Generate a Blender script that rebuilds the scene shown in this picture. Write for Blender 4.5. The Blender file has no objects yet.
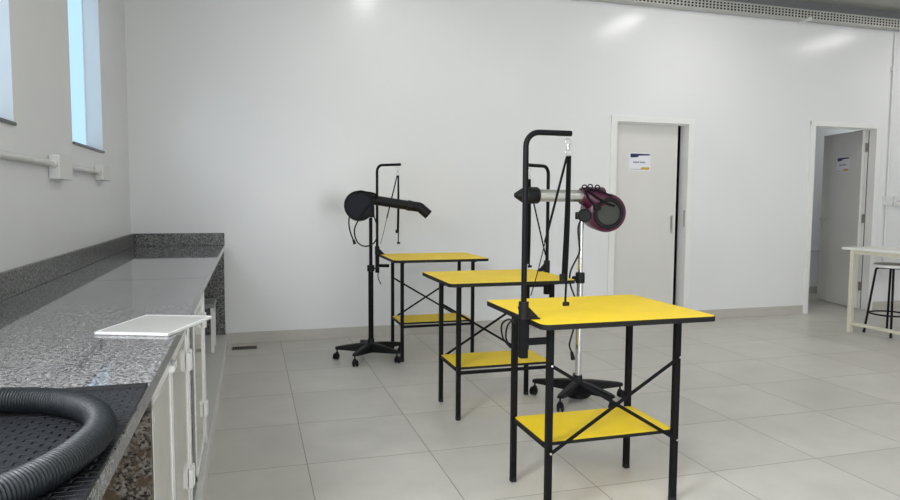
import bpy, bmesh, math, random
from mathutils import Vector, Matrix
random.seed(7)
PI = math.pi
S = bpy.context.scene
COL = S.collection

# ------------------------------------------------------------------ materials
def nmat(name):
    m = bpy.data.materials.new(name); m.use_nodes = True
    nt = m.node_tree; b = nt.nodes['Principled BSDF']
    return m, nt, b
def N(nt, t, **kw):
    n = nt.nodes.new(t)
    for k, v in kw.items():
        if hasattr(n, k): setattr(n, k, v)
        else: n.inputs[k].default_value = v
    return n
def lk(nt, a, b): nt.links.new(a, b)
def ramp(nt, fac, stops):
    r = nt.nodes.new('ShaderNodeValToRGB'); e = r.color_ramp.elements
    while len(e) < len(stops): e.new(.5)
    for el, (p, c) in zip(e, stops):
        el.position = p; el.color = (*c, 1)
    lk(nt, fac, r.inputs['Fac']); return r.outputs['Color']
def simple(name, col, rough=.5, metal=0, var=.06, scale=30, spec=.5, bump=0, coat=0):
    m, nt, b = nmat(name)
    tc = N(nt, 'ShaderNodeTexCoord')
    no = N(nt, 'ShaderNodeTexNoise'); no.inputs['Scale'].default_value = scale; no.inputs['Detail'].default_value = 3
    lk(nt, tc.outputs['Object'], no.inputs['Vector'])
    lo = [max(0, c*(1-var)) for c in col]; hi = [min(1, c*(1+var)) for c in col]
    lk(nt, ramp(nt, no.outputs['Fac'], [(.3, lo), (.7, hi)]), b.inputs['Base Color'])
    b.inputs['Roughness'].default_value = rough; b.inputs['Metallic'].default_value = metal
    b.inputs['Specular IOR Level'].default_value = spec
    if coat: b.inputs['Coat Weight'].default_value = coat; b.inputs['Coat Roughness'].default_value = .15
    if bump:
        bp = N(nt, 'ShaderNodeBump'); bp.inputs['Strength'].default_value = bump; bp.inputs['Distance'].default_value = .002
        lk(nt, no.outputs['Fac'], bp.inputs['Height']); lk(nt, bp.outputs['Normal'], b.inputs['Normal'])
    return m

M = {}
M['wall'] = simple('wall_paint', (.785, .79, .795), .21, var=.012, scale=1.3, spec=.4)
M['wall_side'] = simple('wall_paint_side', (.785, .79, .795), .38, var=.02, scale=1.6, spec=.4)
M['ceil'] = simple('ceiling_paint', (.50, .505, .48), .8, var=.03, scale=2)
M['crown'] = simple('grey_crown_paint', (.20, .205, .21), .6, var=.03, scale=3)  # dark colour standing in for shade on the upper wall
M['white'] = simple('white_enamel', (.80, .80, .79), .35, var=.02)
M['door'] = simple('door_paint', (.70, .69, .66), .42, var=.015, scale=3)
M['casing'] = simple('casing_paint', (.80, .795, .78), .4, var=.02, scale=5)
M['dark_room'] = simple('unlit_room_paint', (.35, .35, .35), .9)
M['pvc'] = simple('white_pvc', (.74, .74, .73), .4, var=.02)
M['steel'] = simple('brushed_steel', (.55, .54, .52), .32, metal=1, var=.05)
M['chrome'] = simple('chrome', (.82, .83, .85), .16, metal=1, var=.02)
M['alu'] = simple('aluminium_tube', (.78, .78, .76), .3, metal=1, var=.03)
M['black_metal'] = simple('black_powder_coat', (.006, .006, .007), .5, var=.1, spec=.12)
M['black_plastic'] = simple('black_plastic', (.007, .007, .008), .55, var=.12, spec=.25)
M['navy_plastic'] = simple('dark_navy_plastic', (.006, .007, .013), .6, var=.12, spec=.22)
M['black_edge'] = simple('black_edge_band', (.009, .009, .009), .55, var=.1, spec=.25)
M['webbing'] = simple('black_webbing', (.006, .006, .007), .85, var=.2, scale=400, spec=.15)
M['rubber'] = simple('black_rubber', (.010, .010, .012), .6, var=.1, spec=.3)
M['yellow'] = simple('yellow_laminate', (.96, .675, .012), .5, var=.04, scale=6, spec=.25)
M['purple'] = simple('magenta_plastic', (.072, .009, .034), .36, var=.15, scale=9)
M['grille'] = simple('grey_filter_mesh', (.042, .045, .038), .75, var=.3, scale=260)
M['tray'] = simple('galvanised_steel', (.56, .56, .53), .5, metal=.35, var=.05, scale=12)
M['tray_hole'] = simple('tray_shadow_liner', (.02, .02, .02), .9)
M['cream'] = simple('cream_enamel', (.62, .59, .48), .4, var=.03)
M['tabletop_white'] = simple('white_laminate', (.74, .74, .70), .28, var=.02)
M['seat_grey'] = simple('grey_seat_laminate', (.33, .31, .28), .45, var=.08)
M['sheet'] = simple('pale_frosted_sheet', (.46, .46, .44), .3, var=.02)
M['stool_grey'] = simple('grey_step_paint', (.24, .25, .25), .5, var=.04)
M['plinth'] = simple('white_plinth_paint', (.66, .66, .63), .5, var=.03)
M['sill'] = simple('dark_granite_sill', (.09, .09, .10), .35, var=.4, scale=140)
M['paper'] = simple('sign_white', (.78, .79, .83), .35, var=.01)
M['ink'] = simple('sign_navy', (.012, .020, .085), .4)
M['ink_soft'] = simple('sign_blue_text', (.14, .19, .33), .4)
M['gold'] = simple('sign_yellow', (.62, .38, .06), .4)
M['ink_line'] = simple('sign_grey_line', (.38, .38, .37), .4)
M['drain'] = simple('drain_dark_steel', (.16, .15, .13), .45, metal=.8)
M['void'] = simple('drain_void', (.006, .006, .006), .9)
M['wood'] = simple('brown_timber', (.16, .115, .085), .6)
M['hinge'] = simple('hinge_steel', (.30, .28, .25), .4, metal=.9)

def tile_mat(name, base):
    m, nt, b = nmat(name)
    g = N(nt, 'ShaderNodeNewGeometry'); sx = N(nt, 'ShaderNodeSeparateXYZ'); lk(nt, g.outputs['Position'], sx.inputs[0])
    T = .622
    def axis(o, off):
        a = N(nt, 'ShaderNodeMath', operation='SUBTRACT'); lk(nt, o, a.inputs[0]); a.inputs[1].default_value = off - 40*T
        d = N(nt, 'ShaderNodeMath', operation='DIVIDE'); lk(nt, a.outputs[0], d.inputs[0]); d.inputs[1].default_value = T
        f = N(nt, 'ShaderNodeMath', operation='FRACT'); lk(nt, d.outputs[0], f.inputs[0])
        fl = N(nt, 'ShaderNodeMath', operation='FLOOR'); lk(nt, d.outputs[0], fl.inputs[0])
        p = N(nt, 'ShaderNodeMath', operation='PINGPONG'); lk(nt, f.outputs[0], p.inputs[0]); p.inputs[1].default_value = .5
        return p.outputs[0], fl.outputs[0]
    px, ix = axis(sx.outputs['X'], .250); py, iy = axis(sx.outputs['Y'], 3.900)
    mn = N(nt, 'ShaderNodeMath', operation='MINIMUM'); lk(nt, px, mn.inputs[0]); lk(nt, py, mn.inputs[1])
    st = N(nt, 'ShaderNodeMapRange'); st.inputs['From Min'].default_value = .0028; st.inputs['From Max'].default_value = .0050
    lk(nt, mn.outputs[0], st.inputs['Value'])
    cid = N(nt, 'ShaderNodeCombineXYZ'); lk(nt, ix, cid.inputs[0]); lk(nt, iy, cid.inputs[1])
    wn = N(nt, 'ShaderNodeTexWhiteNoise'); wn.noise_dimensions = '2D'; lk(nt, cid.outputs[0], wn.inputs['Vector'])
    off = N(nt, 'ShaderNodeVectorMath', operation='ADD'); lk(nt, g.outputs['Position'], off.inputs[0])
    sc = N(nt, 'ShaderNodeVectorMath', operation='SCALE'); lk(nt, wn.outputs['Color'], sc.inputs[0]); sc.inputs['Scale'].default_value = 9
    lk(nt, sc.outputs[0], off.inputs[1])
    no = N(nt, 'ShaderNodeTexNoise'); no.inputs['Scale'].default_value = 3.2; no.inputs['Detail'].default_value = 6; no.inputs['Roughness'].default_value = .62
    lk(nt, off.outputs[0], no.inputs['Vector'])
    c = ramp(nt, no.outputs['Fac'], [(.28, [x*.90 for x in base]), (.72, [x*1.07 for x in base])])
    tv = N(nt, 'ShaderNodeMapRange'); tv.inputs['To Min'].default_value = .965; tv.inputs['To Max'].default_value = 1.03; lk(nt, wn.outputs['Value'], tv.inputs['Value'])
    mu = N(nt, 'ShaderNodeVectorMath', operation='SCALE'); lk(nt, c, mu.inputs[0]); lk(nt, tv.outputs[0], mu.inputs['Scale'])
    mx = N(nt, 'ShaderNodeMix', data_type='RGBA'); lk(nt, st.outputs[0], mx.inputs['Factor'])
    mx.inputs['A'].default_value = (base[0]*.45, base[1]*.43, base[2]*.40, 1); lk(nt, mu.outputs[0], mx.inputs['B'])
    lk(nt, mx.outputs['Result'], b.inputs['Base Color'])
    ro = N(nt, 'ShaderNodeMapRange'); ro.inputs['To Min'].default_value = .30; ro.inputs['To Max'].default_value = .42; lk(nt, no.outputs['Fac'], ro.inputs['Value'])
    lk(nt, ro.outputs[0], b.inputs['Roughness'])
    bp = N(nt, 'ShaderNodeBump'); bp.inputs['Strength'].default_value = .25; bp.inputs['Distance'].default_value = .002
    lk(nt, st.outputs[0], bp.inputs['Height']); lk(nt, bp.outputs['Normal'], b.inputs['Normal'])
    b.inputs['Specular IOR Level'].default_value = .35
    return m
M['tile'] = tile_mat('grey_porcelain_tile', (.575, .555, .51))
M['skirt'] = simple('porcelain_skirting', (.50, .48, .435), .4, var=.04, scale=8)

def granite(name, light, mid, dark, rough, scale, warm=None, spec=.5):
    m, nt, b = nmat(name)
    g = N(nt, 'ShaderNodeNewGeometry')
    v = N(nt, 'ShaderNodeTexVoronoi'); v.inputs['Scale'].default_value = scale*1.7; lk(nt, g.outputs['Position'], v.inputs['Vector'])
    n1 = N(nt, 'ShaderNodeTexNoise'); n1.inputs['Scale'].default_value = scale; n1.inputs['Detail'].default_value = 6; n1.inputs['Roughness'].default_value = .75
    lk(nt, g.outputs['Position'], n1.inputs['Vector'])
    bw = N(nt, 'ShaderNodeRGBToBW'); lk(nt, v.outputs['Color'], bw.inputs[0])
    hf = N(nt, 'ShaderNodeMix', data_type='FLOAT'); hf.inputs['Factor'].default_value = .74; lk(nt, bw.outputs[0], hf.inputs['A']); lk(nt, n1.outputs['Fac'], hf.inputs['B'])
    c = ramp(nt, hf.outputs[0], [(.40, dark), (.47, mid), (.53, light), (.62, [min(1, x*1.4) for x in light])])
    if warm:
        n2 = N(nt, 'ShaderNodeTexNoise'); n2.inputs['Scale'].default_value = scale*.3; lk(nt, g.outputs['Position'], n2.inputs['Vector'])
        f = N(nt, 'ShaderNodeMapRange'); f.inputs['From Min'].default_value = .48; f.inputs['From Max'].default_value = .62; lk(nt, n2.outputs['Fac'], f.inputs['Value'])
        mx = N(nt, 'ShaderNodeMix', data_type='RGBA'); lk(nt, f.outputs[0], mx.inputs['Factor']); lk(nt, c, mx.inputs['A'])
        mx.inputs['B'].default_value = (*warm, 1); c = mx.outputs['Result']
    lk(nt, c, b.inputs['Base Color']); b.inputs['Roughness'].default_value = rough
    b.inputs['Specular IOR Level'].default_value = spec
    return m
M['granite'] = granite('polished_grey_granite', (.20, .20, .205), (.105, .105, .11), (.020, .020, .022), .035, 105, None, .6)
M['granite_end'] = granite('speckled_grey_granite', (.17, .17, .165), (.07, .07, .07), (.007, .007, .007), .3, 85, None, .35)
M['granite_panel'] = granite('speckled_brown_granite', (.17, .155, .135), (.075, .064, .054), (.010, .009, .008), .55, 100, (.085, .060, .040), .15)

def mat_mat():
    m, nt, b = nmat('dimpled_black_rubber')
    g = N(nt, 'ShaderNodeNewGeometry')
    mp = N(nt, 'ShaderNodeMapping'); mp.inputs['Scale'].default_value = (30, 52, 1); lk(nt, g.outputs['Position'], mp.inputs['Vector'])
    br = N(nt, 'ShaderNodeTexBrick'); br.offset = .5
    br.inputs['Scale'].default_value = 1; br.inputs['Mortar Size'].default_value = .12; br.inputs['Mortar Smooth'].default_value = 1
    br.inputs['Brick Width'].default_value = 1; br.inputs['Row Height'].default_value = .8
    lk(nt, mp.outputs[0], br.inputs['Vector'])
    iv = N(nt, 'ShaderNodeMath', operation='SUBTRACT'); iv.inputs[0].default_value = 1; lk(nt, br.outputs['Fac'], iv.inputs[1])
    bp = N(nt, 'ShaderNodeBump'); bp.inputs['Strength'].default_value = .9; bp.inputs['Distance'].default_value = .006
    lk(nt, iv.outputs[0], bp.inputs['Height']); lk(nt, bp.outputs['Normal'], b.inputs['Normal'])
    b.inputs['Base Color'].default_value = (.010, .011, .014, 1); b.inputs['Roughness'].default_value = .42; b.inputs['Specular IOR Level'].default_value = .25
    return m
M['mat'] = mat_mat()
M['hose'] = simple('grey_corrugated_plastic', (.012, .015, .018), .5, var=.08, scale=20, spec=.35)

def glass_mat():
    m = bpy.data.materials.new('frosted_window_glass'); m.use_nodes = True; nt = m.node_tree; nt.nodes.clear()
    o = N(nt, 'ShaderNodeOutputMaterial'); t = N(nt, 'ShaderNodeBsdfTranslucent'); t.inputs['Color'].default_value = (.52, .76, .95, 1)
    gl = N(nt, 'ShaderNodeBsdfGlossy'); gl.inputs['Roughness'].default_value = .3
    mx = N(nt, 'ShaderNodeMixShader'); mx.inputs[0].default_value = .06
    lk(nt, t.outputs[0], mx.inputs[1]); lk(nt, gl.outputs[0], mx.inputs[2]); lk(nt, mx.outputs[0], o.inputs['Surface'])
    return m
M['glass'] = glass_mat()
def cab_glass():
    m, nt, b = nmat('cabinet_door_gloss'); b.inputs['Base Color'].default_value = (.50, .48, .44, 1)
    b.inputs['Roughness'].default_value = .05; b.inputs['Specular IOR Level'].default_value = .6
    no = N(nt, 'ShaderNodeTexNoise'); no.inputs['Scale'].default_value = 4
    lk(nt, ramp(nt, no.outputs['Fac'], [(.3, (.66, .64, .595)), (.7, (.70, .68, .63))]), b.inputs['Base Color'])
    return m
M['cab'] = cab_glass()
def lamp_mat(name, s):
    m, nt, b = nmat(name); b.inputs['Base Color'].default_value = (.9, .9, .9, 1)
    b.inputs['Emission Color'].default_value = (1, .97, .92, 1); b.inputs['Emission Strength'].default_value = s
    return m
M['lamp'] = lamp_mat('lit_diffuser', 9)

# ------------------------------------------------------------------ mesh helpers
class MB:
    def __init__(s): s.bm = bmesh.new()
    def box(s, a, b, bev=0, mtx=None):
        a, b = Vector(a), Vector(b); c = (a+b)/2; d = b-a
        r = bmesh.ops.create_cube(s.bm, size=1, matrix=Matrix.Translation(c) @ Matrix.Diagonal((abs(d.x), abs(d.y), abs(d.z), 1)))
        vs = r['verts']
        if bev:
            es = list({e for v in vs for e in v.link_edges})
            r2 = bmesh.ops.bevel(s.bm, geom=es, offset=bev, segments=2, affect='EDGES', profile=.6)
            vs = list({v for f in r2['faces'] for v in f.verts} | {v for v in vs if v.is_valid})
        if mtx: bmesh.ops.transform(s.bm, matrix=mtx, verts=[v for v in vs if v.is_valid])
        return s
    def bar(s, p, q, w, t, bev=0, up=(0, 0, 1)):
        p, q = Vector(p), Vector(q); d = q-p; L = d.length; z = d.normalized()
        u = Vector(up)
        if abs(z.dot(u)) > .95: u = Vector((0, 1, 0))
        x = u.cross(z).normalized(); y = z.cross(x)
        m = Matrix((x, y, z)).transposed().to_4x4(); m.translation = (p+q)/2
        return s.box((-w/2, -t/2, -L/2), (w/2, t/2, L/2), bev, m)
    def sweep(s, pts, rad, n=10, cap=True):
        pts = [Vector(p) for p in pts]; k = len(pts)
        if not hasattr(rad, '__len__'): rad = [rad]*k
        tan = [(pts[min(i+1, k-1)]-pts[max(i-1, 0)]).normalized() for i in range(k)]
        u = Vector((0, 0, 1)) if abs(tan[0].z) < .9 else Vector((1, 0, 0))
        nrm = (u-tan[0]*u.dot(tan[0])).normalized(); rings = []
        for i in range(k):
            nrm = (nrm-tan[i]*nrm.dot(tan[i])).normalized(); bn = tan[i].cross(nrm)
            rings.append([s.bm.verts.new(pts[i]+(nrm*math.cos(2*PI*j/n)+bn*math.sin(2*PI*j/n))*rad[i]) for j in range(n)])
        for a, b in zip(rings, rings[1:]):
            for j in range(n):
                f = s.bm.faces.new((a[j], a[(j+1) % n], b[(j+1) % n], b[j])); f.smooth = True
        if cap:
            s.bm.faces.new(rings[0][::-1]); s.bm.faces.new(rings[-1])
        return s
    def ribbon(s, pts, w, t, wdir):
        # flat strap following pts; width along wdir
        pts = [Vector(p) for p in pts]; k = len(pts); W = Vector(wdir).normalized(); prev = None
        for i in range(k):
            tn = (pts[min(i+1, k-1)]-pts[max(i-1, 0)]).normalized(); Wp = (W-tn*W.dot(tn)).normalized(); Q = tn.cross(Wp)
            r = [s.bm.verts.new(pts[i]+Wp*a*w/2+Q*b*t/2) for a, b in ((-1, -1), (1, -1), (1, 1), (-1, 1))]
            if prev:
                for j in range(4): s.bm.faces.new((prev[j], prev[(j+1) % 4], r[(j+1) % 4], r[j]))
            else: s.bm.faces.new(r[::-1])
            prev = r
        s.bm.faces.new(prev); return s
    def lathe(s, prof, mtx=None, n=32):
        rings = []; mtx = mtx or Matrix()
        for r, z in prof:
            if r < 1e-6: rings.append([s.bm.verts.new(mtx @ Vector((0, 0, z)))])
            else: rings.append([s.bm.verts.new(mtx @ Vector((r*math.cos(2*PI*j/n), r*math.sin(2*PI*j/n), z))) for j in range(n)])
        for a, b in zip(rings, rings[1:]):
            for j in range(n):
                if len(a) == 1 and len(b) == 1: continue
                if len(a) == 1: vs = (a[0], b[(j+1) % n], b[j])
                elif len(b) == 1: vs = (a[j], a[(j+1) % n], b[0])
                else: vs = (a[j], a[(j+1) % n], b[(j+1) % n], b[j])
                f = s.bm.faces.new(vs); f.smooth = True
        return s
    def prism(s, poly, z0, z1, mtx=None):
        mtx = mtx or Matrix(); a = [s.bm.verts.new(mtx @ Vector((x, y, z0))) for x, y in poly]; b = [s.bm.verts.new(mtx @ Vector((x, y, z1))) for x, y in poly]
        s.bm.faces.new(a[::-1]); s.bm.faces.new(b); n = len(a)
        for j in range(n): s.bm.faces.new((a[j], a[(j+1) % n], b[(j+1) % n], b[j]))
        return s
    def ring_prism(s, outer, inner, z0, z1):
        n = len(outer)
        mk = lambda P, z: [s.bm.verts.new((x, y, z)) for x, y in P]
        o0, o1, i0, i1 = mk(outer, z0), mk(outer, z1), mk(inner, z0), mk(inner, z1)
        for j in range(n):
            k = (j+1) % n
            for q in ((o0[j], o0[k], o1[k], o1[j]), (i0[k], i0[j], i1[j], i1[k]), (o1[j], o1[k], i1[k], i1[j]), (o0[k], o0[j], i0[j], i0[k])): s.bm.faces.new(q)
        return s
    def build(s, name, mat, parent=None, loc=None, sharp=True):
        bmesh.ops.recalc_face_normals(s.bm, faces=s.bm.faces[:])
        me = bpy.data.meshes.new(name); s.bm.to_mesh(me); s.bm.free()
        o = bpy.data.objects.new(name, me); COL.objects.link(o)
        me.materials.append(M[mat] if isinstance(mat, str) else mat)
        fl = [p.use_smooth for p in me.polygons]
        if sharp and any(fl):
            me.set_sharp_from_angle(angle=math.radians(38))
            me.polygons.foreach_set('use_smooth', fl)
        if parent: o.parent = parent
        if loc: o.location = loc
        return o
def rrect(w, d, r, n=5):
    P = []
    for cx, cy, a0 in ((w/2-r, d/2-r, 0), (-w/2+r, d/2-r, PI/2), (-w/2+r, -d/2+r, PI), (w/2-r, -d/2+r, 1.5*PI)):
        for i in range(n+1):
            a = a0+PI/2*i/n; P.append((cx+r*math.cos(a), cy+r*math.sin(a)))
    return P
def fillet(pts, r, n=7):
    pts = [Vector(p) for p in pts]; out = [pts[0]]
    for a, b, c in zip(pts, pts[1:], pts[2:]):
        d1 = (a-b).normalized(); d2 = (c-b).normalized(); ang = d1.angle(d2); t = r/math.tan(ang/2)
        p, q = b+d1*t, b+d2*t
        ctr = b+(d1+d2).normalized()*(r/math.sin(ang/2)); v0, v1 = (p-ctr).normalized(), (q-ctr).normalized()
        for i in range(n+1): out.append(ctr+v0.slerp(v1, i/n)*r)
    out.append(pts[-1]); return out
def smooth(pts, n=8):
    P = [Vector(p) for p in pts]; P = [2*P[0]-P[1]]+P+[2*P[-1]-P[-2]]; out = []
    for i in range(1, len(P)-2):
        for k in range(n):
            t = k/n; a, b, c, d = P[i-1], P[i], P[i+1], P[i+2]
            out.append(.5*((2*b)+(c-a)*t+(2*a-5*b+4*c-d)*t*t+(3*b-a-3*c+d)*t**3))
    out.append(P[-2]); return out
def frame_z(loc, zdir, xhint=(1, 0, 0)):
    z = Vector(zdir).normalized(); x = Vector(xhint); x = (x-z*x.dot(z)).normalized(); y = z.cross(x)
    m = Matrix((x, y, z)).transposed().to_4x4(); m.translation = Vector(loc); return m
def tag(o, label=None, cat=None, group=None, kind=None):
    if label: o['label'] = label
    if cat: o['category'] = cat
    if group: o['group'] = group
    if kind: o['kind'] = kind
    return o
def thing(name, label, cat, loc=(0, 0, 0), rz=0, group=None):
    o = bpy.data.objects.new(name, None); COL.objects.link(o); o.empty_display_size = .1
    o.location = loc; o.rotation_euler = (0, 0, rz); return tag(o, label, cat, group)
def struct(name, mb, mat, label, cat, parent=None):
    o = mb.build(name, mat, parent)
    if not parent: tag(o, label, cat, None, 'structure')
    return o
def copy_tree(o, parent=None):
    c = o.copy(); COL.objects.link(c)
    if parent: c.parent = parent
    for ch in list(o.children): copy_tree(ch, c)
    return c

# ------------------------------------------------------------------ room shell
XL, YB, ZC, XR, YR = -.974, 6.252, 3.52, 10.5, -4.6       # left wall, back wall, ceiling, right wall, rear wall
YF = 9.0
struct('floor', MB().box((XL-.2, YR-.2, -.1), (XR+.2, YF, 0)), 'tile', 'large square grey porcelain floor tiles with thin grout lines', 'floor')
struct('ceiling', MB().box((XL-.2, YR-.2, ZC), (XR+.2, YF, ZC+.15)), 'ceil', 'plain grey ceiling above the cable tray', 'ceiling')

WY = [(4.366, 5.208), (2.516, 3.358), (.666, 1.508), (-1.184, -.342), (-3.034, -2.192)]
WZ0, WZ1 = 1.612, 2.72
w = MB(); TH = .108
w.box((XL-TH, YR-.2, 0), (XL, YB+.14, WZ0)); w.box((XL-TH, YR-.2, WZ1), (XL, YB+.14, ZC))
ys = [YR-.2]+[v for a, b in sorted(WY) for v in (a, b)]+[YB+.14]
for a, b in zip(ys[::2], ys[1::2]): w.box((XL-TH, a, WZ0), (XL, b, WZ1))
struct('wall_left', w, 'wall_side', 'white painted left wall with tall narrow windows above the granite counter', 'wall')

D1 = (3.645, 4.532, 2.128); D2 = (6.197, 7.110, 2.172); WT = .14
w = MB()
w.box((XL, YB, 0), (D1[0], YB+WT, ZC)); w.box((D1[0], YB, D1[2]), (D1[1], YB+WT, ZC)); w.box((D1[1], YB, 0), (D2[0], YB+WT, ZC))
w.box((D2[0], YB, D2[2]), (D2[1], YB+WT, ZC)); w.box((D2[1], YB, 0), (XR+.2, YB+WT, ZC))
struct('wall_back', w, 'wall', 'long glossy white back wall with two doors', 'wall')
struct('wall_right', MB().box((XR, YR-.2, 0), (XR+.2, YB, ZC)), 'wall', 'white right wall of the room', 'wall')
struct('trim_2', MB().box((XL, YB-.016, 3.415), (XR, YB, ZC), .002), 'crown', 'dark grey strip along the top of the back wall above the cable tray', 'trim')  # strip painted dark in place of the wall's shade above the tray
# unseen rear wall with a wide opening added for the fill lamp
GX0, GX1, GZ0, GZ1 = -.3, 3.1, .15, 2.9
w = MB(); w.box((XL, YR-.2, 0), (GX0, YR, ZC)); w.box((GX1, YR-.2, 0), (XR, YR, ZC)); w.box((GX0, YR-.2, GZ1), (GX1, YR, ZC)); w.box((GX0, YR-.2, 0), (GX1, YR, GZ0))
struct('wall_rear', w, 'wall', 'white rear wall with a wide glazed opening', 'wall')

# rooms behind the two doors
w = MB(); w.box((3.2, 8.0, 0), (5.1, 8.1, ZC)); w.box((3.1, YB+WT, 0), (3.2, 8.1, ZC)); w.box((5.0, YB+WT, 0), (5.1, 8.1, ZC)); w.box((3.2, YB+WT, 2.8), (5.0, 8.0, 2.9))
struct('wall_closet', w, 'dark_room', 'walls of the unlit space behind the closed door', 'wall')
w = MB(); w.box((5.1, 7.62, 0), (9.6, 7.72, ZC)); w.box((9.5, YB+WT, 0), (9.6, 7.62, ZC)); w.box((5.1, YB+WT, 0), (5.2, 7.62, ZC)); w.box((5.2, YB+WT, 2.8), (9.5, 7.62, 2.9))
struct('wall_side_room', w, 'wall', 'pale walls of the room seen through the open doorway', 'wall')
struct('baseboard_side_room', MB().box((5.2, 7.606, 0), (9.5, 7.62, .10), .002), 'skirt', 'grey tile skirting in the side room', 'baseboard')

w = MB()
for a, b in ((-.2, 3.585), (4.59, 6.135), (7.172, XR)): w.box((a, YB-.011, 0), (b, YB, .10), .002)
struct('baseboard_back', w, 'skirt', 'low grey porcelain skirting along the back wall', 'baseboard')

# windows
for i, (a, b) in enumerate(WY):
    r = bpy.data.objects.new('window_%d' % (i+1), None); COL.objects.link(r)
    tag(r, ['tall narrow window in the left wall nearest the room corner', 'tall narrow window at the left edge of the photo',
            'tall narrow left wall window third from the corner', 'tall narrow left wall window fourth from the corner', 'tall narrow left wall window fifth from the corner'][i], 'window', None, 'structure')
    xg = XL-.102; m = MB()
    m.box((xg-.005, a, WZ0), (xg+.004, a+.022, WZ1), .001); m.box((xg-.005, b-.006, WZ0), (xg+.004, b, WZ1), .001)
    m.box((xg-.005, a, WZ0), (xg+.004, b, WZ0+.016), .001); m.box((xg-.005, a, WZ1-.03), (xg+.004, b, WZ1), .001)
    m.build('window_frame', 'white', r)
    pn = MB(); pn.bm.faces.new([pn.bm.verts.new(v) for v in ((xg, a+.004, WZ0+.01), (xg, b-.004, WZ0+.01), (xg, b-.004, WZ1-.01), (xg, a+.004, WZ1-.01))]); pn.build('pane', 'glass', r)
    MB().box((XL-.101, a+.001, WZ0-.004), (XL+.012, b-.001, WZ0+.010), .002).build('sill', 'sill', r)

def door_casing(parent, D):
    x0, x1, z1 = D; m = MB(); c = .060; y0, y1 = YB-.012, YB+WT
    m.box((x0-c, y0, 0), (x0+.012, y1, z1+c-.012), .003); m.box((x1-.012, y0, 0), (x1+c, y1, z1+c-.012), .003)
    m.box((x0-c, y0-.0005, z1-.012), (x1+c, y1, z1+c-.012), .003)
    m.box((x0+.012, YB+.045, 0), (x0+.022, YB+.075, z1-.012)); m.box((x0+.012, YB+.045, z1-.022), (x1-.012, YB+.075, z1-.012))
    m.build('door_frame', 'casing', parent)
def handle(parent, x, z, flip, face):
    # lever handle in leaf space: leaf spans +x from hinge, face at local y
    m = MB(); s = -1 if face < 0 else 1
    m.box((x-.018, min(face, face+s*.008), z-.10), (x+.018, max(face, face+s*.008), z+.10), .003)
    m.lathe([(0, 0), (.010, 0), (.010, .045), (0, .045)], frame_z((x, face, z+.03), (0, s, 0)), 14)
    m.sweep(smooth([(x, face+s*.045, z+.03), (x+flip*.05, face+s*.05, z+.03), (x+flip*.12, face+s*.045, z+.027)], 4), .009, 10)
    m.build('door_handle', 'steel', parent)
# door 1: nearly shut, hinged on its left side, ajar into a dark space
d1 = bpy.data.objects.new('door_1', None); COL.objects.link(d1); tag(d1, 'grey white door standing slightly ajar in the middle of the back wall', 'door', None, 'structure')
door_casing(d1, D1)
lf = MB().box((0, 0, .008), (.803, .035, D1[2]-.014), .002).build('door_leaf', 'door', d1); lf.location = (D1[0]+.014, YB+.080, 0); lf.rotation_euler = (0, 0, math.radians(1.6))
handle(lf, .752, 1.04, -1, 0)
MB().box((D1[1]-.016, YB+.012, 1.02), (D1[1]-.0105, YB+.04, 1.20), .001).build('strike_plate', 'steel', d1)
# door 2: open inward, hinged on its right side
d2 = bpy.data.objects.new('door_2', None); COL.objects.link(d2); tag(d2, 'open doorway at the right with its door swung into the next room', 'door', None, 'structure')
door_casing(d2, D2)
A2 = math.atan2(.80, .215)
lf2 = MB().box((0, 0, .008), (.80, .035, D2[2]-.013), .002).build('door_leaf', 'door', d2); lf2.location = (D2[1]-.030, YB+.120, 0); lf2.rotation_euler = (0, 0, A2)
handle(lf2, .735, 1.05, -1, .035)
MB().box((D2[1]-.0155, YB+.084, .002), (D2[1]-.0118, YB+.094, D2[2]-.013)).build('hinge_seal', 'wood', d2)  # brown strip standing for the wood-coloured gap at the hinges
for z in (.28, 1.10, 1.95):
    MB().box((D2[1]-.034, YB+.088, z-.05), (D2[1]-.0125, YB+.118, z+.05), .002).lathe([(0, -.055), (.008, -.055), (.008, .055), (0, .055)], Matrix.Translation((D2[1]-.030, YB+.112, z)), 10).build('hinge', 'hinge', d2)

def sign(name, label, mtx):
    r = thing(name, label, 'sign'); r.matrix_world = mtx       # local x right, y up, z out
    W, Hh = .262, .195
    MB().box((-W/2, -Hh/2, .0005), (W/2, Hh/2, .004), .001).build('plate', 'paper', r)
    MB().prism([(-W/2+.015, Hh/2-.012), (-W/2+.015, Hh/2-.048), (-W/2+.03, Hh/2-.054), (-.025, Hh/2-.048), (-.012, Hh/2-.032), (W/2-.008, Hh/2-.027), (W/2-.008, Hh/2-.012)][::-1], .0042, .0046).build('header_band', 'ink', r)
    MB().box((-W/2+.01, -Hh/2+.016, .0042), (.02, -Hh/2+.022, .0045)).build('footer_line', 'ink_line', r)
    MB().prism([(.012, -Hh/2+.014), (W/2-.012, -Hh/2+.014), (W/2-.012, -Hh/2+.042), (.03, -Hh/2+.042), (.012, -Hh/2+.03)], .0042, .0046).build('footer_block', 'gold', r)
    m = MB(); x = -.080                                       # two short words, too small in the photo to read
    for wl in (7, 6):
        for k in range(wl):
            m.box((x, -.013, .0042), (x+.008, .002 if k % 3 else .005, .0045)); x += .0105
        x += .012
    m.build('lettering', 'ink_soft', r)
    return r
def on_leaf(leaf, x, z, face):
    m = Matrix.Translation(leaf.location) @ Matrix.Rotation(leaf.rotation_euler.z, 4, 'Z')
    if face < 0: f = Matrix(((1, 0, 0, x), (0, 0, -1, 0), (0, 1, 0, z), (0, 0, 0, 1)))
    else: f = Matrix(((-1, 0, 0, x), (0, 0, 1, .035), (0, 1, 0, z), (0, 0, 0, 1)))
    return m @ f
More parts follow.
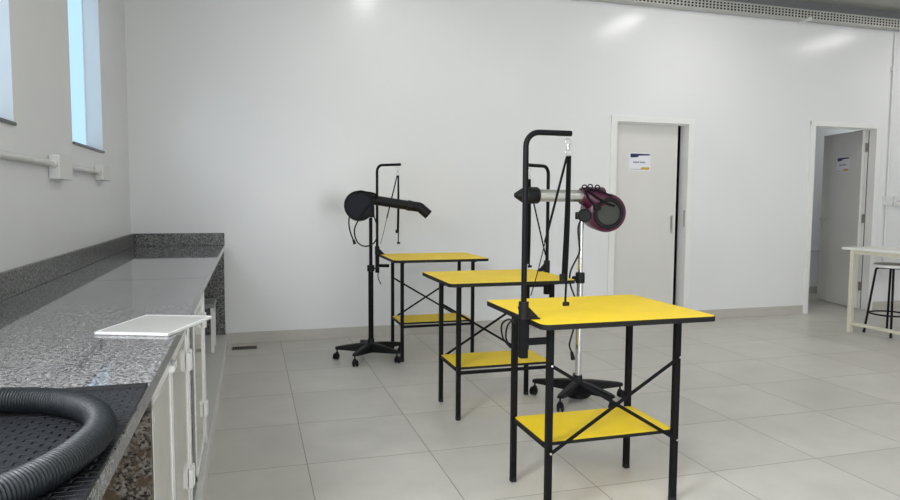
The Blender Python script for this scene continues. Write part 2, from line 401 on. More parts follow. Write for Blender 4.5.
sign('door_sign', 'small white, navy and yellow sign on the slightly ajar middle door', on_leaf(lf, .330, 1.712, -1))
sign('door_sign', 'small white, navy and yellow sign on the open door at right', on_leaf(lf2, .36, 1.765, 1))

# ------------------------------------------------------------------ cable tray and conduits
t = thing('cable_tray', 'perforated grey steel cable tray running along the back wall under the ceiling', 'cable tray', (0, 0, 3.30))
x0, x1, y0, y1, h = 2.2, XR, 6.128, 6.236, .104
MB().box((x0, y0, 0), (x1, y1, .003)).box((x0, y1-.003, 0), (x1, y1, h)).box((x0, y0, h-.003), (x1, y1, h)).build('tray_base', 'tray', t)
m = MB(); P = .044; nx = int((x1-x0)/P); HZ = .019; rows = [.012+k*.0295 for k in range(3)]
edges = [0]+[v for z in rows for v in (z, z+HZ)]+[h]
for a, b in zip(edges[::2], edges[1::2]): m.box((x0, y0, a), (x1, y0+.003, b))
for z in rows:
    for i in range(nx): m.box((x0+i*P, y0, z), (x0+i*P+.018, y0+.003, z+HZ))
m.build('perforated_side', 'tray', t)
for k, (yy, zz) in enumerate(((.022, .020), (.030, .044), (.022, .067), (.034, .086), (.052, .018), (.055, .060))):
    MB().sweep([(x0+.05, y0+yy, zz), (x1-.05, y0+yy, zz)], .0125, 10).build('cable', 'rubber', t)  # cables, like the tray's lid, added to make the holes read dark
for xb in (3.13, 5.92, 8.7):
    MB().box((xb-.03, y0-.02, -.014), (xb+.03, YB-.001-.0, -.001), .001).bar((xb, y0-.015, -.012), (xb, y0-.03, .015), .05, .004).box((xb-.03, YB-.006, -.03), (xb+.03, YB-.001, -.001), .001).build('bracket', 'pvc', t)

def jbox(name, parent, a, b, mat='pvc'):
    return MB().box(a, b, .006).build(name, mat, parent)
c = thing('conduit', 'white surface conduit with two junction boxes along the left wall', 'conduit', (XL, 3.3, 1.47))
r = MB(); r.sweep([(.024, -3.2, 0), (.024, .6, 0)], .016, 12); r.sweep([(.024, .75, -.003), (.024, 1.68, -.003)], .016, 12); r.build('pipe', 'pvc', c)
for a, b, z0, z1 in ((.555, .815, -.078, .048), (1.62, 1.88, -.055, .045)):
    bx = jbox('junction_box', c, (.001, a, z0), (.052, b, z1))
    for yy in (a+.03, b-.03): MB().lathe([(0, 0), (.007, 0), (.006, .003), (0, .003)], frame_z((.052, yy, (z0+z1)/2+.02), (1, 0, 0)), 10).build('screw', 'steel', bx)
    for yy, s in ((a, -1), (b, 1)):
        if not (b > 1.8 and s > 0): MB().lathe([(.022, 0), (.022, .03), (.017, .034), (0, .034)], frame_z((.025, yy, 0), (0, s, 0)), 14).build('collar', 'pvc', c)
c = thing('conduit', 'white vertical conduit with sockets right of the open doorway', 'conduit', (7.295, YB, 0))
MB().sweep([(0, -.02, 3.29), (0, -.02, .50)], .013, 12).build('pipe', 'pvc', c)
jbox('clamp', c, (-.03, -.036, 2.84), (.03, -.001, 2.885))
m = jbox('socket_box', c, (-.04, -.05, 1.265), (.06, -.001, 1.365)); 
s2 = jbox('outlet_plate', c, (.10, -.03, 1.255), (.24, -.001, 1.37))
mm = MB()
for dx in (.15, .17, .19): mm.lathe([(0, 0), (.005, 0), (.005, .001), (0, .001)], frame_z((dx, -.0305, 1.312), (0, -1, 0)), 10)
mm.build('socket_holes', 'void', s2)
MB().sweep([(.06, -.02, 1.312), (.10, -.02, 1.312)], .013, 10).build('pipe', 'pvc', c)
jbox('socket_box', c, (-.045, -.05, .43), (.075, -.001, .535))
c = thing('conduit', 'thin white conduit low on the wall of the side room', 'conduit', (7.5, 7.62, .62))
MB().sweep([(-2.2, -.02, 0), (1.6, -.02, 0)], .013, 10).build('pipe', 'pvc', c); jbox('clamp', c, (-.5, -.036, -.02), (-.46, -.001, .02))

d = thing('floor_drain', 'dark slotted floor drain near the end of the granite counter', 'drain', (-.065, 6.04, 0))
m = MB(); a, b = .105, .062
m.box((-a, -b, 0), (a, -b+.012, .004)); m.box((-a, b-.012, 0), (a, b, .004)); m.box((-a, -b, 0), (-a+.012, b, .004)); m.box((a-.012, -b, 0), (a, b, .004))
for k in range(9): m.box((-.085+k*.02, -b+.01, 0), (-.078+k*.02, b-.01, .0038))
m.build('grate', 'drain', d); MB().box((-a+.004, -b+.004, .0003), (a-.004, b-.004, .0012)).build('drain_pan', 'void', d)

# ------------------------------------------------------------------ granite counter
ZT = .888; XF = -.219; Y0c, Y1c = -1.2, YB-.002
ct = thing('granite_countertop', 'long polished grey granite counter along the left wall', 'counter', (0, 0, ZT))
MB().box((XL+.002, Y0c, -.040), (XF, 3.672, 0), .004).build('slab', 'granite', ct)
MB().box((XL+.002, 3.674, -.040), (XF, Y1c, 0), .004).build('slab', 'granite', ct)
MB().box((XL+.002, Y0c, .0005), (XL+.024, Y1c, .108), .002).build('backsplash', 'granite_end', ct)
MB().box((XL+.026, Y1c-.022, .0005), (XF, Y1c, .108), .002).build('backsplash', 'granite_end', ct)
for a, b in ((6.18, 6.21), (2.70, 2.72), (1.628, 1.655), (-1.1, -1.07)):
    MB().box((XL+.004, a, .102-ZT), (XF-.006, b, -.041), .001).build('support_panel', 'granite_panel' if a < 2 else 'granite_end', ct)
MB().box((XF-.036, 2.640, .102-ZT), (XF-.012, 2.885, -.041), .001).build('front_panel', 'granite_end', ct)
struct('trim_1', MB().box((XL+.002, -1.2, 0), (-.208, YB-.014, .10), .004), 'plinth', 'low white plinth under the granite counter', 'plinth')
# aluminium framed cabinet fronts
def leaf(parent, ya, yb, hinge_y, knob_y=None, frame_w=.026):
    z0, z1 = .125, .836; x0, x1 = XF-.030, XF-.007
    dr = MB().box((x0+.004, ya+.004, z0+.004), (x1-.003, yb-.004, z1-.004)).build('door', 'cab', parent)
    m = MB(); fw = frame_w
    m.box((x0, ya, z0), (x1, ya+fw*.5, z1), .0015); m.box((x0, yb-fw, z0), (x1, yb, z1), .0015); m.box((x0, ya, z1-fw), (x1, yb, z1), .0015); m.box((x0, ya, z0), (x1, yb, z0+fw), .0015)
    m.build('door_frame', 'white', dr)
    for z in (.285, .715):
        if hinge_y is not None: MB().box((x1-.002, hinge_y-.045, z-.033), (x1+.014, hinge_y+.03, z+.033), .003).lathe([(0, -.036), (.007, -.036), (.007, .036), (0, .036)], Matrix.Translation((x1+.010, hinge_y-.005, z)), 10).build('hinge', 'white', dr)
    if knob_y is not None: MB().box((x1-.001, knob_y-.045, .806), (x1+.014, knob_y+.035, .826), .004).build('latch', 'white', dr)
cb = thing('cabinet', 'pale double doored cabinet under the near part of the granite counter', 'cabinet', (0, 0, 0))
leaf(cb, 1.665, 2.075, None, 2.06); leaf(cb, 2.085, 2.575, 2.575)
MB().box((XF-.034, 2.580, .105), (XF-.003, 2.632, .846), .002).build('post', 'white', cb)
MB().box((XL+.02, 1.662, .105), (XF-.05, 2.69, .12)).build('cabinet_floor', 'white', cb)
cb = thing('cabinet', 'white single doored cabinet in the middle of the granite counter front', 'cabinet', (0, 0, 0))
leaf(cb, 2.895, 3.41, 3.41)
MB().box((XF-.034, 3.415, .105), (XF-.002, 3.47, .846), .002).build('post', 'white', cb)
MB().box((XL+.02, 3.452, .105), (XF-.04, 3.47, .846), .002).build('side_panel', 'white', cb)

s = thing('step_stool', 'small grey stool with white legs tucked under the far counter end', 'stool', (-.44, 5.62, .10))
MB().box((-.165, -.165, .352), (.165, .165, .385), .006).build('seat', 'stool_grey', s)
for i in (-1, 1):
    for j in (-1, 1): MB().bar((i*.145, j*.145, 0), (i*.145, j*.145, .353), .022, .022, .002).build('leg', 'white', s)
    MB().box((i*.145-.006, -.134, .29), (i*.145+.006, .134, .32), .002).build('rail', 'stool_grey', s)

# framed sheet lying askew over the counter edge
q = [Vector(p) for p in ((-.452, 2.216, 0), (-.234, 2.135, 0), (-.134, 2.423, 0), (-.352, 2.510, 0))]
ctr = sum(q, Vector())/4; ux = (q[1]-q[0]).normalized(); ang = math.atan2(ux.y, ux.x); W, Hh = .234, .307
p = thing('framed_panel', 'small white framed sheet lying askew across the counter edge', 'panel', (ctr.x, ctr.y, ZT+.0005), ang)
MB().box((-W/2+.008, -Hh/2+.008, .002), (W/2-.008, Hh/2-.008, .008)).build('sheet', 'sheet', p)
m = MB(); e = .008
m.box((-W/2, -Hh/2, 0), (-W/2+e, Hh/2, .009), .002).box((W/2-e, -Hh/2, 0), (W/2, Hh/2, .009), .002).box((-W/2, -Hh/2, 0), (W/2, -Hh/2+e, .009), .002).box((-W/2, Hh/2-e, 0), (W/2, Hh/2, .009), .002)
m.build('frame', 'white', p)

# rubber mat and corrugated hose
rm = thing('rubber_mat', 'black dimpled rubber mat on the near end of the granite counter', 'mat', (0, 0, ZT+.0005))
MB().box((-.90, .50, 0), (XF-.001, 1.572, .005), .0015).build('mat_sheet', 'mat', rm)
MB().box((-.90, 1.552, 0), (XF-.001, 1.578, .008), .003).build('raised_lip', 'rubber', rm)
m = MB(); ca = Vector((-.473, 1.182, ZT+.0305)); pts = []; rad = []; n = 2000; turns = 1.62
for i in range(n):
    f = i/(n-1); a = math.radians(-128)+f*2*PI*turns
    R_ = .230 if f < .55 else .230-.060*min(1, (f-.55)/.25)
    if f < .20: R_ += 1.5*(.20-f)**1.5
    zz = 0 if f < .80 else 0
    pts.append(ca+Vector((R_*math.cos(a), R_*1.06*math.sin(a), zz)))
L = sum((b-a).length for a, b in zip(pts, pts[1:])); pitch = .0058; acc = 0
for i in range(n):
    if i: acc += (pts[i]-pts[i-1]).length
    rad.append(.0230+.0019*math.cos(2*PI*acc/pitch))
keep = [i for i in range(n) if i/(n-1) < .72]
m.sweep([pts[i] for i in keep], [rad[i] for i in keep], 20)
tag(m.build('corrugated_hose', 'hose', sharp=False), 'coiled dark grey corrugated hose lying on the black rubber mat', 'hose')

# ------------------------------------------------------------------ grooming tables
TW, TD, LX, LY, HT = .785, .655, .296, .188, .83
def make_table():
    r = thing('grooming_table', 'x', 'grooming table', (0, 0, 0), 0, 'yellow topped grooming tables')
    o, i_ = rrect(TW, TD, .035), rrect(TW-.006, TD-.006, .033)
    tp = MB().prism(rrect(TW-.005, TD-.005, .033), HT-.021, HT).build('tabletop', 'yellow', r)
    MB().ring_prism(o, i_, HT-.0215, HT-.0008).build('edge_band', 'black_edge', tp)
    MB().prism(rrect(TW-.012, TD-.012, .03), HT-.0225, HT-.0212).build('underside', 'black_edge', tp)
    SW, SD, SZ = .612, .345, .312
    sh = MB().prism(rrect(SW-.004, SD-.004, .024), SZ-.014, SZ).build('shelf', 'yellow', r)
    MB().ring_prism(rrect(SW, SD, .025), rrect(SW-.005, SD-.005, .023), SZ-.0145, SZ-.0006).build('edge_band', 'black_edge', sh)
    for sx in (-1, 1):
        for sy in (-1, 1):
            lg = MB().bar((sx*LX, sy*LY, .006), (sx*LX, sy*LY, HT-.023), .0255, .0255, .002).build('leg', 'black_metal', r)
            MB().box((sx*LX-.0135, sy*LY-.0135, 0), (sx*LX+.0135, sy*LY+.0135, .02), .003).build('foot_cap', 'rubber', lg)
        MB().box((sx*LX-.007, -LY+.012, .284), (sx*LX+.007, LY-.012, .297), .001).build('side_rail', 'black_metal', r)
        MB().box((sx*(LX+.002)-.016, -LY-.04, HT-.037), (sx*(LX+.002)+.016, LY+.04, HT-.0230), .001).build('top_rail', 'black_metal', r)
    MB().box((-LX, -LY-.006, .272), (LX, -LY+.006, .292), .001).build('cross_rail', 'black_metal', r)
    yb = LY+.0165
    for k, (a, b) in enumerate((((-LX, .278), (LX, .638)), ((-LX, .638), (LX, .278)))):
        br = MB().bar((a[0], yb+k*.0045, a[1]), (b[0], yb+k*.0045, b[1]), .0145, .004, 0, (0, 1, 0)).build('cross_brace', 'black_metal', r)
        for q_ in (a, b): MB().lathe([(0, 0), (.0055, 0), (.0045, .004), (0, .005)], frame_z((q_[0], yb+.006, q_[1]), (0, 1, 0)), 10).build('bolt', 'chrome', br)
    return r
T1 = make_table(); T1.location = (1.444, 2.627, 0); T1.rotation_euler.z = PI
T1['label'] = 'nearest yellow topped grooming table, crossed braces facing the camera'
T2 = copy_tree(T1); T2.location = (1.456, 3.90, 0); T2.rotation_euler.z = 0
T2['label'] = 'middle yellow topped grooming table, between the other two'
T3 = copy_tree(T1); T3.location = (1.448, 5.39, 0); T3.rotation_euler.z = 0
T3['label'] = 'farthest yellow topped grooming table, beside the black dryer stand'

# grooming arms clamped to the tables; local +x points inward over the table
def make_arm(name_label, loc, side, leg_dx, leg_dy, reach, yaw, ztop):
    r = thing('grooming_post', name_label, 'grooming post', (loc[0], loc[1], HT), 0, 'black grooming posts clamped to the tables')
    dx, dy = reach*math.cos(yaw), reach*math.sin(yaw)
    zt = ztop-HT
    post = MB().sweep(fillet([(0, 0, -.10), (0, 0, zt), (dx, dy, zt)], .055), .0112, 12).build('post', 'black_metal', r)
    MB().lathe([(0, 0), (.0125, 0), (.0125, .012), (0, .012)], frame_z((dx, dy, zt), (dx, dy, 0)), 12).build('end_cap', 'black_plastic', post)
    sl = MB().bar((0, 0, -.155), (0, 0, .0), .031, .031, .003).build('sleeve', 'black_metal', r)
    s = side
    MB().bar((s*.010, leg_dy*.5, -.092), (s*abs(leg_dx)-s*(.0142+.35*max(0, abs(leg_dy)-.02)), leg_dy, -.092), .018, .026, .001).build('connector', 'black_metal', r)
    m = MB(); g = Matrix(((s, 0, 0, 0), (0, 0, 1, 0), (0, 1, 0, 0), (0, 0, 0, 1)))
    m.prism([(.0, .003), (.060, .003), (.056, .012), (.016, .052), (.0, .052)], -.007, .007, g)
    m.box((min(0, s*.062), -.022, .0012), (max(0, s*.062), .022, .006), .001)
    m.lathe([(.0115, .0), (.020, 0), (.020, .07), (.0115, .07)], None, 16)
    m.build('clamp', 'black_plastic', r)
    k = MB().sweep([(0, .012, .040), (0, .028, .040)], .005, 10); k.lathe([(0, 0), (.010, .001), (.011, .008), (.009, .014), (0, .014)], frame_z((0, .026, .040), (0, 1, 0)), 14)
    k.build('clamp_knob', 'black_plastic', r)
    return r, Vector((loc[0]+dx, loc[1]+dy, ztop))
def strap_kit(label, tip, l1, l2, anchor, sway=0.0, wide=.020, webbed=.62):
    # swivel clip hanging from the arm tip, two loops of webbing and a slanting tether
    r = thing('grooming_strap', label, 'strap', tip, 0, 'black restraint straps hanging from the posts')
    m = MB()
    m.sweep([(.014*math.sin(a), 0, -.005+.012*math.cos(a)) for a in [2*PI*i/16 for i in range(17)]], .0022, 8, False)
    m.lathe([(0, -.036), (.006, -.034), (.006, -.024), (.004, -.020), (.004, -.015), (0, -.015)], None, 12)
    m.sweep([(.010*math.sin(a), 0, -.046+.012*math.cos(a)) for a in [2*PI*i/16 for i in range(17)]], .0024, 8, False)
    m.box((-.012, -.003, -.062), (.012, .003, -.056), .001)
    m.build('swivel_clip', 'steel', r)
    A = Vector(anchor)-Vector(tip); zs = -.060
    lp = MB().ribbon(smooth([(.004, 0, zs), (.004+sway*.4, 0, zs-l1*.5), (.002+sway, 0, zs-l1)], 5), wide, .003, (1, .3, 0)).build('strap_loop', 'webbing', r)
    MB().box((sway-.014, -.006, zs-l1-.022), (sway+.013, .006, zs-l1+.006), .003).build('cord_lock', 'black_plastic', lp)
    lp = MB().ribbon(smooth([(.006, -.008, zs), (.010+sway*.5, -.010, zs-l2*.5), (.006+sway, -.012, zs-l2)], 5), .009, .003, (1, .3, 0)).build('strap_loop', 'webbing', r)
    MB().box((sway-.004, -.019, zs-l2-.012), (sway+.022, -.006, zs-l2+.004), .003).build('cord_lock', 'black_plastic', lp)
    mid = Vector((0, 0, zs))+(A-Vector((0, 0, zs)))*webbed
    MB().ribbon([(-.004, 0, zs), mid], .010, .003, (1, .3, 0)).build('tether', 'webbing', r)
    MB().sweep(smooth([mid, (mid+A)*.5+Vector((0, 0, -.01)), A], 6), .0022, 6).build('tether_cord', 'webbing', r)
    return r
a1, tip1 = make_arm('tall black bent grooming post clamped to the nearest yellow table', (1.030, 2.437), 1, .118, .004, .192, 0, 1.563)
a2, tip2 = make_arm('black bent grooming post clamped to the right end of the middle yellow table', (1.884, 4.075), -1, .132, .013, .235, math.radians(212), 1.520)
a3, tip3 = make_arm('black bent grooming post clamped to the farthest table, behind the black dryer', (1.032, 5.640), 1, .120, -.062, .235, math.radians(-50), 1.585)
strap_kit('pair of black straps hanging over the nearest yellow table', tip1+Vector((-.012, 0, -.028)), .475, .585, (1.052, 2.42, .925), -.012)
strap_kit('black straps hanging over the middle yellow table behind the nearest grooming post', tip2+Vector((.012, .01, -.028)), .52, .55, (1.866, 4.04, .905), .0, .018, .93)
strap_kit('black straps hanging over the farthest yellow table', tip3+Vector((-.010, .01, -.028)), .455, .555, (1.055, 5.62, .92), -.004, .012)

# loose cord looped beside the near table's rear leg
# ------------------------------------------------------------------ dryer stands
def make_stand(label, loc, rz, r_leg, pole_mat, pole_r, pole_top, angs, sleeve=None):
    s = thing('dryer_stand', label, 'stand', loc, rz, 'wheeled dryer stands')
    hub = MB().lathe([(0, .060), (.050, .060), (.052, .075), (.046, .105), (.030, .130), (.026, .165), (0, .165)], None, 24).build('base_hub', 'black_plastic', s)
    for a in angs:
        c_, s_ = math.cos(a), math.sin(a); rl = r_leg
        m = MB(); M4 = Matrix.Rotation(a, 4, 'Z'); bm = m.bm; prev = None
        for (x, w_, zb, zt) in ((.02, .062, .058, .132), (.10, .056, .066, .128), (.20, .048, .074, .116), (rl-.01, .042, .080, .106), (rl+.014, .030, .083, .101)):
            ring = [bm.verts.new(M4 @ Vector((x, yy, zz))) for yy, zz in ((-w_/2, zb), (w_/2, zb), (w_/2, zt-.012), (w_/3, zt), (-w_/3, zt), (-w_/2, zt-.012))]
            if prev:
                for j in range(6): bm.faces.new((prev[j], prev[(j+1) % 6], ring[(j+1) % 6], ring[j]))
            else: bm.faces.new(ring[::-1])
            prev = ring
        bm.faces.new(prev)
        lg = m.build('leg', 'black_plastic', s)
        cx, cy = rl*c_, rl*s_; sa = a+random.uniform(-1.2, 1.2); wd = Vector((math.cos(sa), math.sin(sa), 0))
        tr = Vector((-wd.y, wd.x, 0))*.014
        m = MB(); m.lathe([(0, .0), (.006, 0), (.006, .045), (0, .045)], Matrix.Translation((cx, cy, .050)), 10)
        for sg in (-1, 1):
            m.lathe([(0, -.008), (.020, -.008), (.026, -.004), (.0262, .004), (.020, .008), (0, .008)], frame_z(Vector((cx, cy, .0262))+tr+wd*sg*.013, wd, (0, 0, 1)), 20)
        m.lathe([(0, -.008), (.014, -.008), (.014, .008), (0, .008)], frame_z(Vector((cx, cy, .034))+tr*.8, wd, (0, 0, 1)), 14)
        m.box((cx-.012, cy-.012, .036), (cx+.012, cy+.012, .058), .004)
        m.build('caster', 'black_plastic', lg)
    MB().lathe([(0, .15), (pole_r, .15), (pole_r, pole_top), (0, pole_top)], None, 20).build('pole', pole_mat, s)
    return s
DS1 = (.930, 5.37); DS2 = (2.036, 3.895)
st1 = make_stand('black five wheeled stand carrying the black dryer', (*DS1, 0), 0, .275, 'black_metal', .014, 1.150, [math.radians(v) for v in (168, 233, 308, 20, 96)])
MB().lathe([(0, .14), (.021, .14), (.021, .73), (.017, .735), (0, .735)], None, 20).build('outer_tube', 'black_metal', st1)
MB().lathe([(.017, .715), (.030, .72), (.030, .765), (.017, .77)], None, 18).build('height_collar', 'black_plastic', st1)
k = MB().sweep([(.02, -.005, .742), (.055, -.014, .742)], .006, 10); k.lathe([(0, 0), (.016, 0), (.018, .016), (0, .018)], frame_z((.05, -.013, .742), (1, -.25, 0)), 14); k.build('height_knob', 'black_plastic', st1)
st2 = make_stand('chrome poled five wheeled stand carrying the magenta dryer', (*DS2, 0), 0, .290, 'chrome', .0155, 1.175, [math.radians(v) for v in (140, 221, 288, -8, 66)])
MB().lathe([(0, .02), (.07, .022), (.085, .035), (.06, .06), (0, .062)], None, 26).build('base_weight', 'black_plastic', st2)
MB().lathe([(0, .15), (.021, .15), (.021, .775), (0, .775)], None, 20).build('outer_tube', 'chrome', st2)
MB().lathe([(.016, .765), (.029, .768), (.031, .80), (.029, .835), (.016, .838)], None, 18).build('height_collar', 'black_plastic', st2)
k = MB().sweep([(-.02, -.01, .80), (-.05, -.025, .80)], .006, 10); k.lathe([(0, 0), (.016, 0), (.018, .016), (0, .018)], frame_z((-.045, -.022, .80), (-1, -.5, 0)), 14); k.build('height_knob', 'black_plastic', st2)

def cable(name, pts, r, parent, mat='black_plastic', n=10): return MB().sweep(smooth(pts, n), r, 8).build(name, mat, parent)

# --- black dryer: drum, long tube with an elbow nozzle
d = thing('dryer', 'black dryer with a long black nozzle on the black stand', 'dryer', (DS1[0], DS1[1], 1.175))
ax = Vector((-.16, -.96, .10)).normalized(); cc = Vector((-.10, -.05, .066))
F = frame_z(cc, ax)
MB().lathe([(0, -.10), (.075, -.10), (.105, -.085), (.114, -.05), (.116, .05), (.112, .075), (.100, .082), (0, .082)], F, 40).build('housing', 'navy_plastic', d)
MB().lathe([(.098, .080), (.114, .078), (.117, .068), (.117, .086), (.108, .092), (.098, .088)], F, 40).build('rim', 'black_plastic', d)
MB().lathe([(0, .086), (.060, .086), (.098, .083)], F, 40).build('intake_grille', 'navy_plastic', d)
nd = Vector((.985, -.05, -.150)).normalized(); n0 = Vector((-.045, -.03, .128)); 
p1 = n0+nd*.07; p2 = n0+nd*.405
MB().sweep([n0-nd*.02, n0+nd*.03, p1], [.060, .058, .040], 20).build('outlet_neck', 'black_plastic', d)
hz = MB().sweep([p1-nd*.03, p2-nd*.02], .038, 20).build('nozzle_tube', 'black_plastic', d)
MB().sweep(fillet([p2-nd*.05, p2+nd*.04, p2+nd*.035+Vector((.075, -.01, -.062))], .04, 6), .040, 20).build('elbow_nozzle', 'black_plastic', d)
MB().sweep([p2-nd*.065, p2-nd*.03], .0425, 20).build('nozzle_band', 'rubber', d)
MB().box((-.026, -.026, -.022), (.028, .028, .06), .006).lathe([(0, -.05), (.022, -.05), (.022, .05), (0, .05)], frame_z((0, 0, .062), (0, 1, 0)), 18).build('tilt_joint', 'black_plastic', d)
MB().sweep(smooth([(-.14, -.10, .15), (-.11, -.13, .185), (-.06, -.13, .18), (.02, -.09, .165), (.04, -.06, .12)], 6), .007, 8).build('carry_strap', 'webbing', d)
cable('power_cord', [(.04, -.06, .13), (-.03, -.155, .09), (-.12, -.17, -.03), (-.155, -.16, -.12), (-.13, -.15, -.21), (-.06, -.13, -.245), (.02, -.09, -.21), (.045, -.06, -.11), (.02, -.04, -.01)], .0055, d)
pg = cable('power_cord', [(-.185, -.13, .02), (-.195, -.14, -.06), (-.185, -.145, -.13), (-.158, -.15, -.205)], .0055, d)
MB().sweep([(-.163, -.15, -.19), (-.150, -.15, -.225)], [.008, .013], 10).build('plug', 'black_plastic', pg)
cable('power_cord', [(.036, -.045, -.38), (.055, -.05, -.43), (.050, -.045, -.50), (.075, -.04, -.56)], .004, d)

# --- magenta dryer: drum with round filter, aluminium tube and black cone
d = thing('dryer', 'magenta dryer with silver tube and black cone on the chrome stand', 'dryer', (DS2[0]-.019, DS2[1], 1.175))
ax = Vector((-.16, -.97, -.06)).normalized(); cc = Vector((.165, -.02, .050)); F = frame_z(cc, ax)
MB().lathe([(0, -.15), (.085, -.15), (.112, -.135), (.122, -.10), (.124, .06), (.118, .085), (.102, .095), (.094, .090), (0, .088)], F, 48).build('housing', 'purple', d)
MB().lathe([(.074, .088), (.094, .088), (.100, .096), (.092, .104), (.080, .104), (.074, .096)], F, 40).build('filter_ring', 'black_plastic', d)
m = MB().lathe([(0, .095), (.05, .094), (.078, .090)], F, 36)
m.build('filter_screen', 'grille', d)
tz = .152; ty = -.035
MB().sweep([(.13, ty, tz-.025), (.06, ty, tz-.015), (.03, ty, tz), (-.005, ty, tz)], [.085, .074, .062, .052], 24).build('outlet_neck', 'purple', d)
MB().sweep([(.025, ty, tz), (.004, ty, tz)], .056, 24).build('neck_collar', 'black_plastic', d)
MB().sweep([(.02, ty, tz), (-.335, ty, tz+.002)], .038, 24).build('nozzle_tube', 'alu', d)
MB().lathe([(0, -.035), (.047, -.035), (.052, -.028), (.052, .052), (.040, .078), (.014, .120), (0, .122)], frame_z((-.335, ty, tz+.002), (-1, 0, .004)), 28).build('cone_nozzle', 'black_plastic', d)
MB().box((-.012, -.030, .003), (.040, .030, .05), .006).build('mount_block', 'black_plastic', d)
MB().lathe([(0, -.02), (.036, -.02), (.042, -.012), (.042, .012), (.034, .02), (0, .02)], frame_z((.0, -.075, .03), (-.3, -1, 0)), 22).sweep([(0, -.06, .03), (.0, .0, .03)], .012, 10).build('tilt_knob', 'black_plastic', d)
for xs, dz in ((-.005, 0), (.035, .004), (.085, .0)):
    MB().sweep([(xs+.016*math.sin(a), ty-.045, tz+.055+dz+.014*math.cos(a)) for a in [2*PI*i/14 for i in range(15)]], .0042, 8, False).build('strap_ring', 'black_plastic', d)
cable('carry_strap', [(.01, ty-.055, tz+.035), (.06, -.13, tz-.01), (.11, -.16, tz-.045), (.16, -.165, tz-.06)], .0075, d, 'webbing')
cable('carry_strap', [(.03, ty-.05, tz+.04), (.09, -.11, tz+.03), (.15, -.15, tz+.0)], .006, d, 'webbing')
cable('carry_strap', [(-.005, ty-.055, tz+.03), (.03, -.11, tz-.04), (.07, -.13, tz-.08)], .006, d, 'webbing')
MB().box((.035, -.150, tz-.085), (.075, -.118, tz-.05), .005).build('switch_box', 'black_plastic', d)
cord = cable('power_cord', [(-.01, -.08, .03), (-.045, -.085, -.04), (-.035, -.08, -.14), (-.03, -.08, -.20), (-.095, -.09, -.32), (-.095, -.09, -.40), (-.062, -.085, -.48), (-.045, -.08, -.53)], .0055, d)
cord2 = cable('power_cord', [(-.045, -.08, -.53), (-.04, -.075, -.62), (-.07, -.08, -.72), (-.088, -.08, -.79), (-.068, -.08, -.845)], .0055, d)
MB().sweep([(-.072, -.08, -.835), (-.060, -.08, -.885)], [.009, .015], 10).build('plug', 'black_plastic', cord2)

# --- spare cord coiled on the nearest arm's clamp
m = MB(); m.sweep(smooth([(1.045, 2.55, .79), (1.045, 2.63, .795), (1.04, 2.70, .76), (1.05, 2.71, .70), (1.085, 2.705, .655), (1.06, 2.70, .70), (1.055, 2.67, .76), (1.055, 2.60, .80), (1.05, 2.56, .80)], 8), .004, 8)
o = m.build('loose_cord', 'black_plastic'); tag(o, 'thin black cord looped beside the rear leg of the nearest yellow table', 'cord')

# ------------------------------------------------------------------ right hand work table and stool
t = thing('work_table', 'white topped work table with cream steel legs at the right edge', 'table', (6.13, 4.35, 0))
MB().box((-.405, -1.05, .822), (.405, 1.02, .846), .006).build('tabletop', 'tabletop_white', t)
for i in (-1, 1):
    for j in (-1, 1): 
        lg = MB().bar((i*.375, .0+j*.90, .01), (i*.375, j*.90, .8215), .042, .042, .002).build('leg', 'cream', t)
        MB().box((i*.375-.023, j*.90-.023, 0), (i*.375+.023, j*.90+.023, .014), .003).build('foot_cap', 'cream', lg)
    MB().box((i*.375-.014, -.882, .075), (i*.375+.014, .882, .105), .002).build('lower_rail', 'cream', t)
    MB().box((i*.375-.014, -.882, .785), (i*.375+.014, .882, .8215), .002).build('upper_rail', 'cream', t)
for j in (-1, 1): MB().box((-.357, j*.90-.014, .785), (.357, j*.90+.014, .8215), .002).build('upper_rail', 'cream', t)
s = thing('round_stool', 'round grey seated stool with black legs under the white work table', 'stool', (6.015, 5.04, 0))
MB().lathe([(0, .668), (.150, .668), (.158, .675), (.158, .694), (.150, .700), (0, .700)], None, 40).build('seat', 'seat_grey', s)
MB().lathe([(.150, .664), (.162, .668), (.162, .690), (.158, .692), (.158, .668)], None, 40).build('seat_rim', 'pvc', s)
for k in range(4):
    a = math.radians(45+90*k); ca_, sa_ = math.cos(a), math.sin(a)
    lg = MB().sweep(fillet([(.02*ca_, .02*sa_, .655), (.132*ca_, .132*sa_, .655), (.207*ca_, .207*sa_, .012)], .03), .0105, 12).build('leg', 'black_metal', s)
    MB().sweep([(.2055*ca_, .2055*sa_, .028), (.2085*ca_, .2085*sa_, .0)], .0135, 10).build('foot_cap', 'rubber', lg)
MB().sweep([(.172*math.cos(2*PI*i/40), .172*math.sin(2*PI*i/40), .205) for i in range(41)], .008, 10, False).build('foot_ring', 'black_metal', s)

# ------------------------------------------------------------------ light
def area(name, loc, rot, sx, sy, power, col=(1, 1, 1)):
    l = bpy.data.lights.new(name, 'AREA'); l.shape = 'RECTANGLE'; l.size = sx; l.size_y = sy; l.energy = power; l.color = col
    o = bpy.data.objects.new(name, l); COL.objects.link(o); o.location = loc; o.rotation_euler = rot; return o
# fill lamp in the added rear opening, brightening the back wall
area('glazing_daylight', ((GX0+GX1)/2, YR-.05, (GZ0+GZ1)/2), (PI/2, 0, 0), GX1-GX0, GZ1-GZ0, 120, (.97, .985, 1))
for a, b in WY[2:]:
    area('window_daylight', (XL-.06, (a+b)/2, (WZ0+WZ1)/2), (PI/2, 0, -PI/2), b-a, WZ1-WZ0, 95, (.95, .975, 1))  # lamps for daylight in the unseen windows, added to light the room
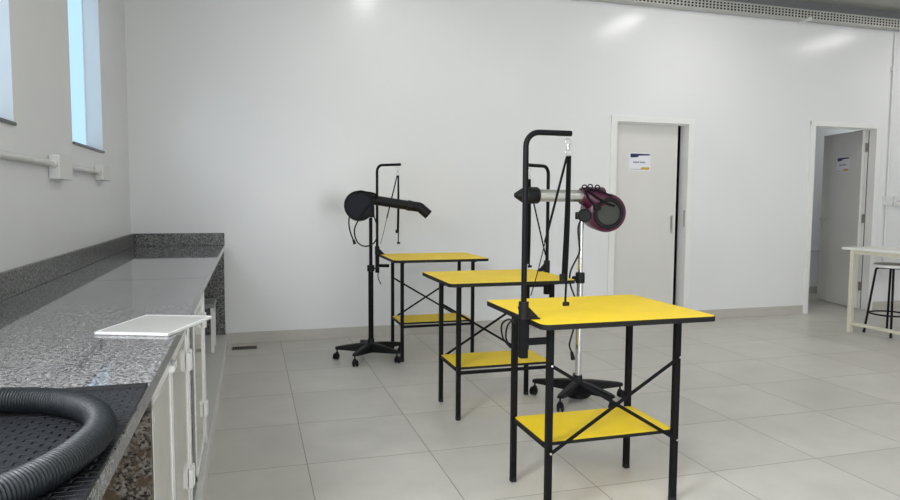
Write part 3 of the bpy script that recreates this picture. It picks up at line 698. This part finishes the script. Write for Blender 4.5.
# ceiling luminaires: two rows of lit panels
k = 0
for yy in (4.95, .6):
    for xx in (1.25, 4.42, 7.58):
        t = thing('ceiling_light', ['flat lit ceiling panel over the far tables', 'flat lit ceiling panel before the middle door', 'flat lit ceiling panel before the open doorway',
              'flat lit ceiling panel over the camera side of the counter', 'flat lit ceiling panel in the middle of the room', 'flat lit ceiling panel at the right of the room'][k], 'ceiling light', (xx, yy, ZC), 0, 'ceiling light panels')
        MB().box((-.11, -.46, -.045), (.11, .46, -.001), .004).build('housing', 'white', t)
        MB().box((-.09, -.44, -.048), (.09, .44, -.0455)).build('diffuser', 'lamp', t)
        area('ceiling_lamp', (xx, yy, ZC-.055), (0, 0, 0), .18, .88, (5, 10, 10, 3, 9, 9)[k], (1, .985, .96)); k += 1
area('side_room_lamp', (8.3, 7.0, 2.78), (0, 0, 0), .6, .3, 6, (.93, .98, 1))  # unseen fill lamp added to brighten the wall past the open door

wd = bpy.data.worlds.new('sky'); S.world = wd; wd.use_nodes = True; nt = wd.node_tree
bg = nt.nodes['Background']
tc = N(nt, 'ShaderNodeTexCoord'); sp = N(nt, 'ShaderNodeSeparateXYZ'); lk(nt, tc.outputs['Generated'], sp.inputs[0])
lk(nt, ramp(nt, sp.outputs['Z'], [(0, (.80, .86, .92)), (.5, (.90, .95, 1)), (.9, (.75, .87, 1))]), bg.inputs['Color'])
bg.inputs['Strength'].default_value = 1.35

# ------------------------------------------------------------------ camera
f, yaw, pitch, roll = 672.08, .28917173, .07489495, .00576161
fw = Vector((math.sin(yaw)*math.cos(pitch), math.cos(yaw)*math.cos(pitch), -math.sin(pitch)))
rt = Vector((math.cos(yaw), -math.sin(yaw), 0)); up = rt.cross(fw)
r2 = rt*math.cos(roll)+up*math.sin(roll); u2 = -rt*math.sin(roll)+up*math.cos(roll)
cd = bpy.data.cameras.new('camera'); co = bpy.data.objects.new('camera', cd); COL.objects.link(co)
mm = Matrix((r2, u2, -fw)).transposed().to_4x4(); mm.translation = Vector((0, 0, 1.3)); co.matrix_world = mm
cd.sensor_fit = 'HORIZONTAL'; cd.sensor_width = 36; cd.lens = f*36/900; cd.clip_start = .05
S.camera = co
vs = S.view_settings; vs.view_transform = 'Standard'; vs.look = 'None'; vs.gamma = 1; vs.exposure = 0; vs.use_curve_mapping = False
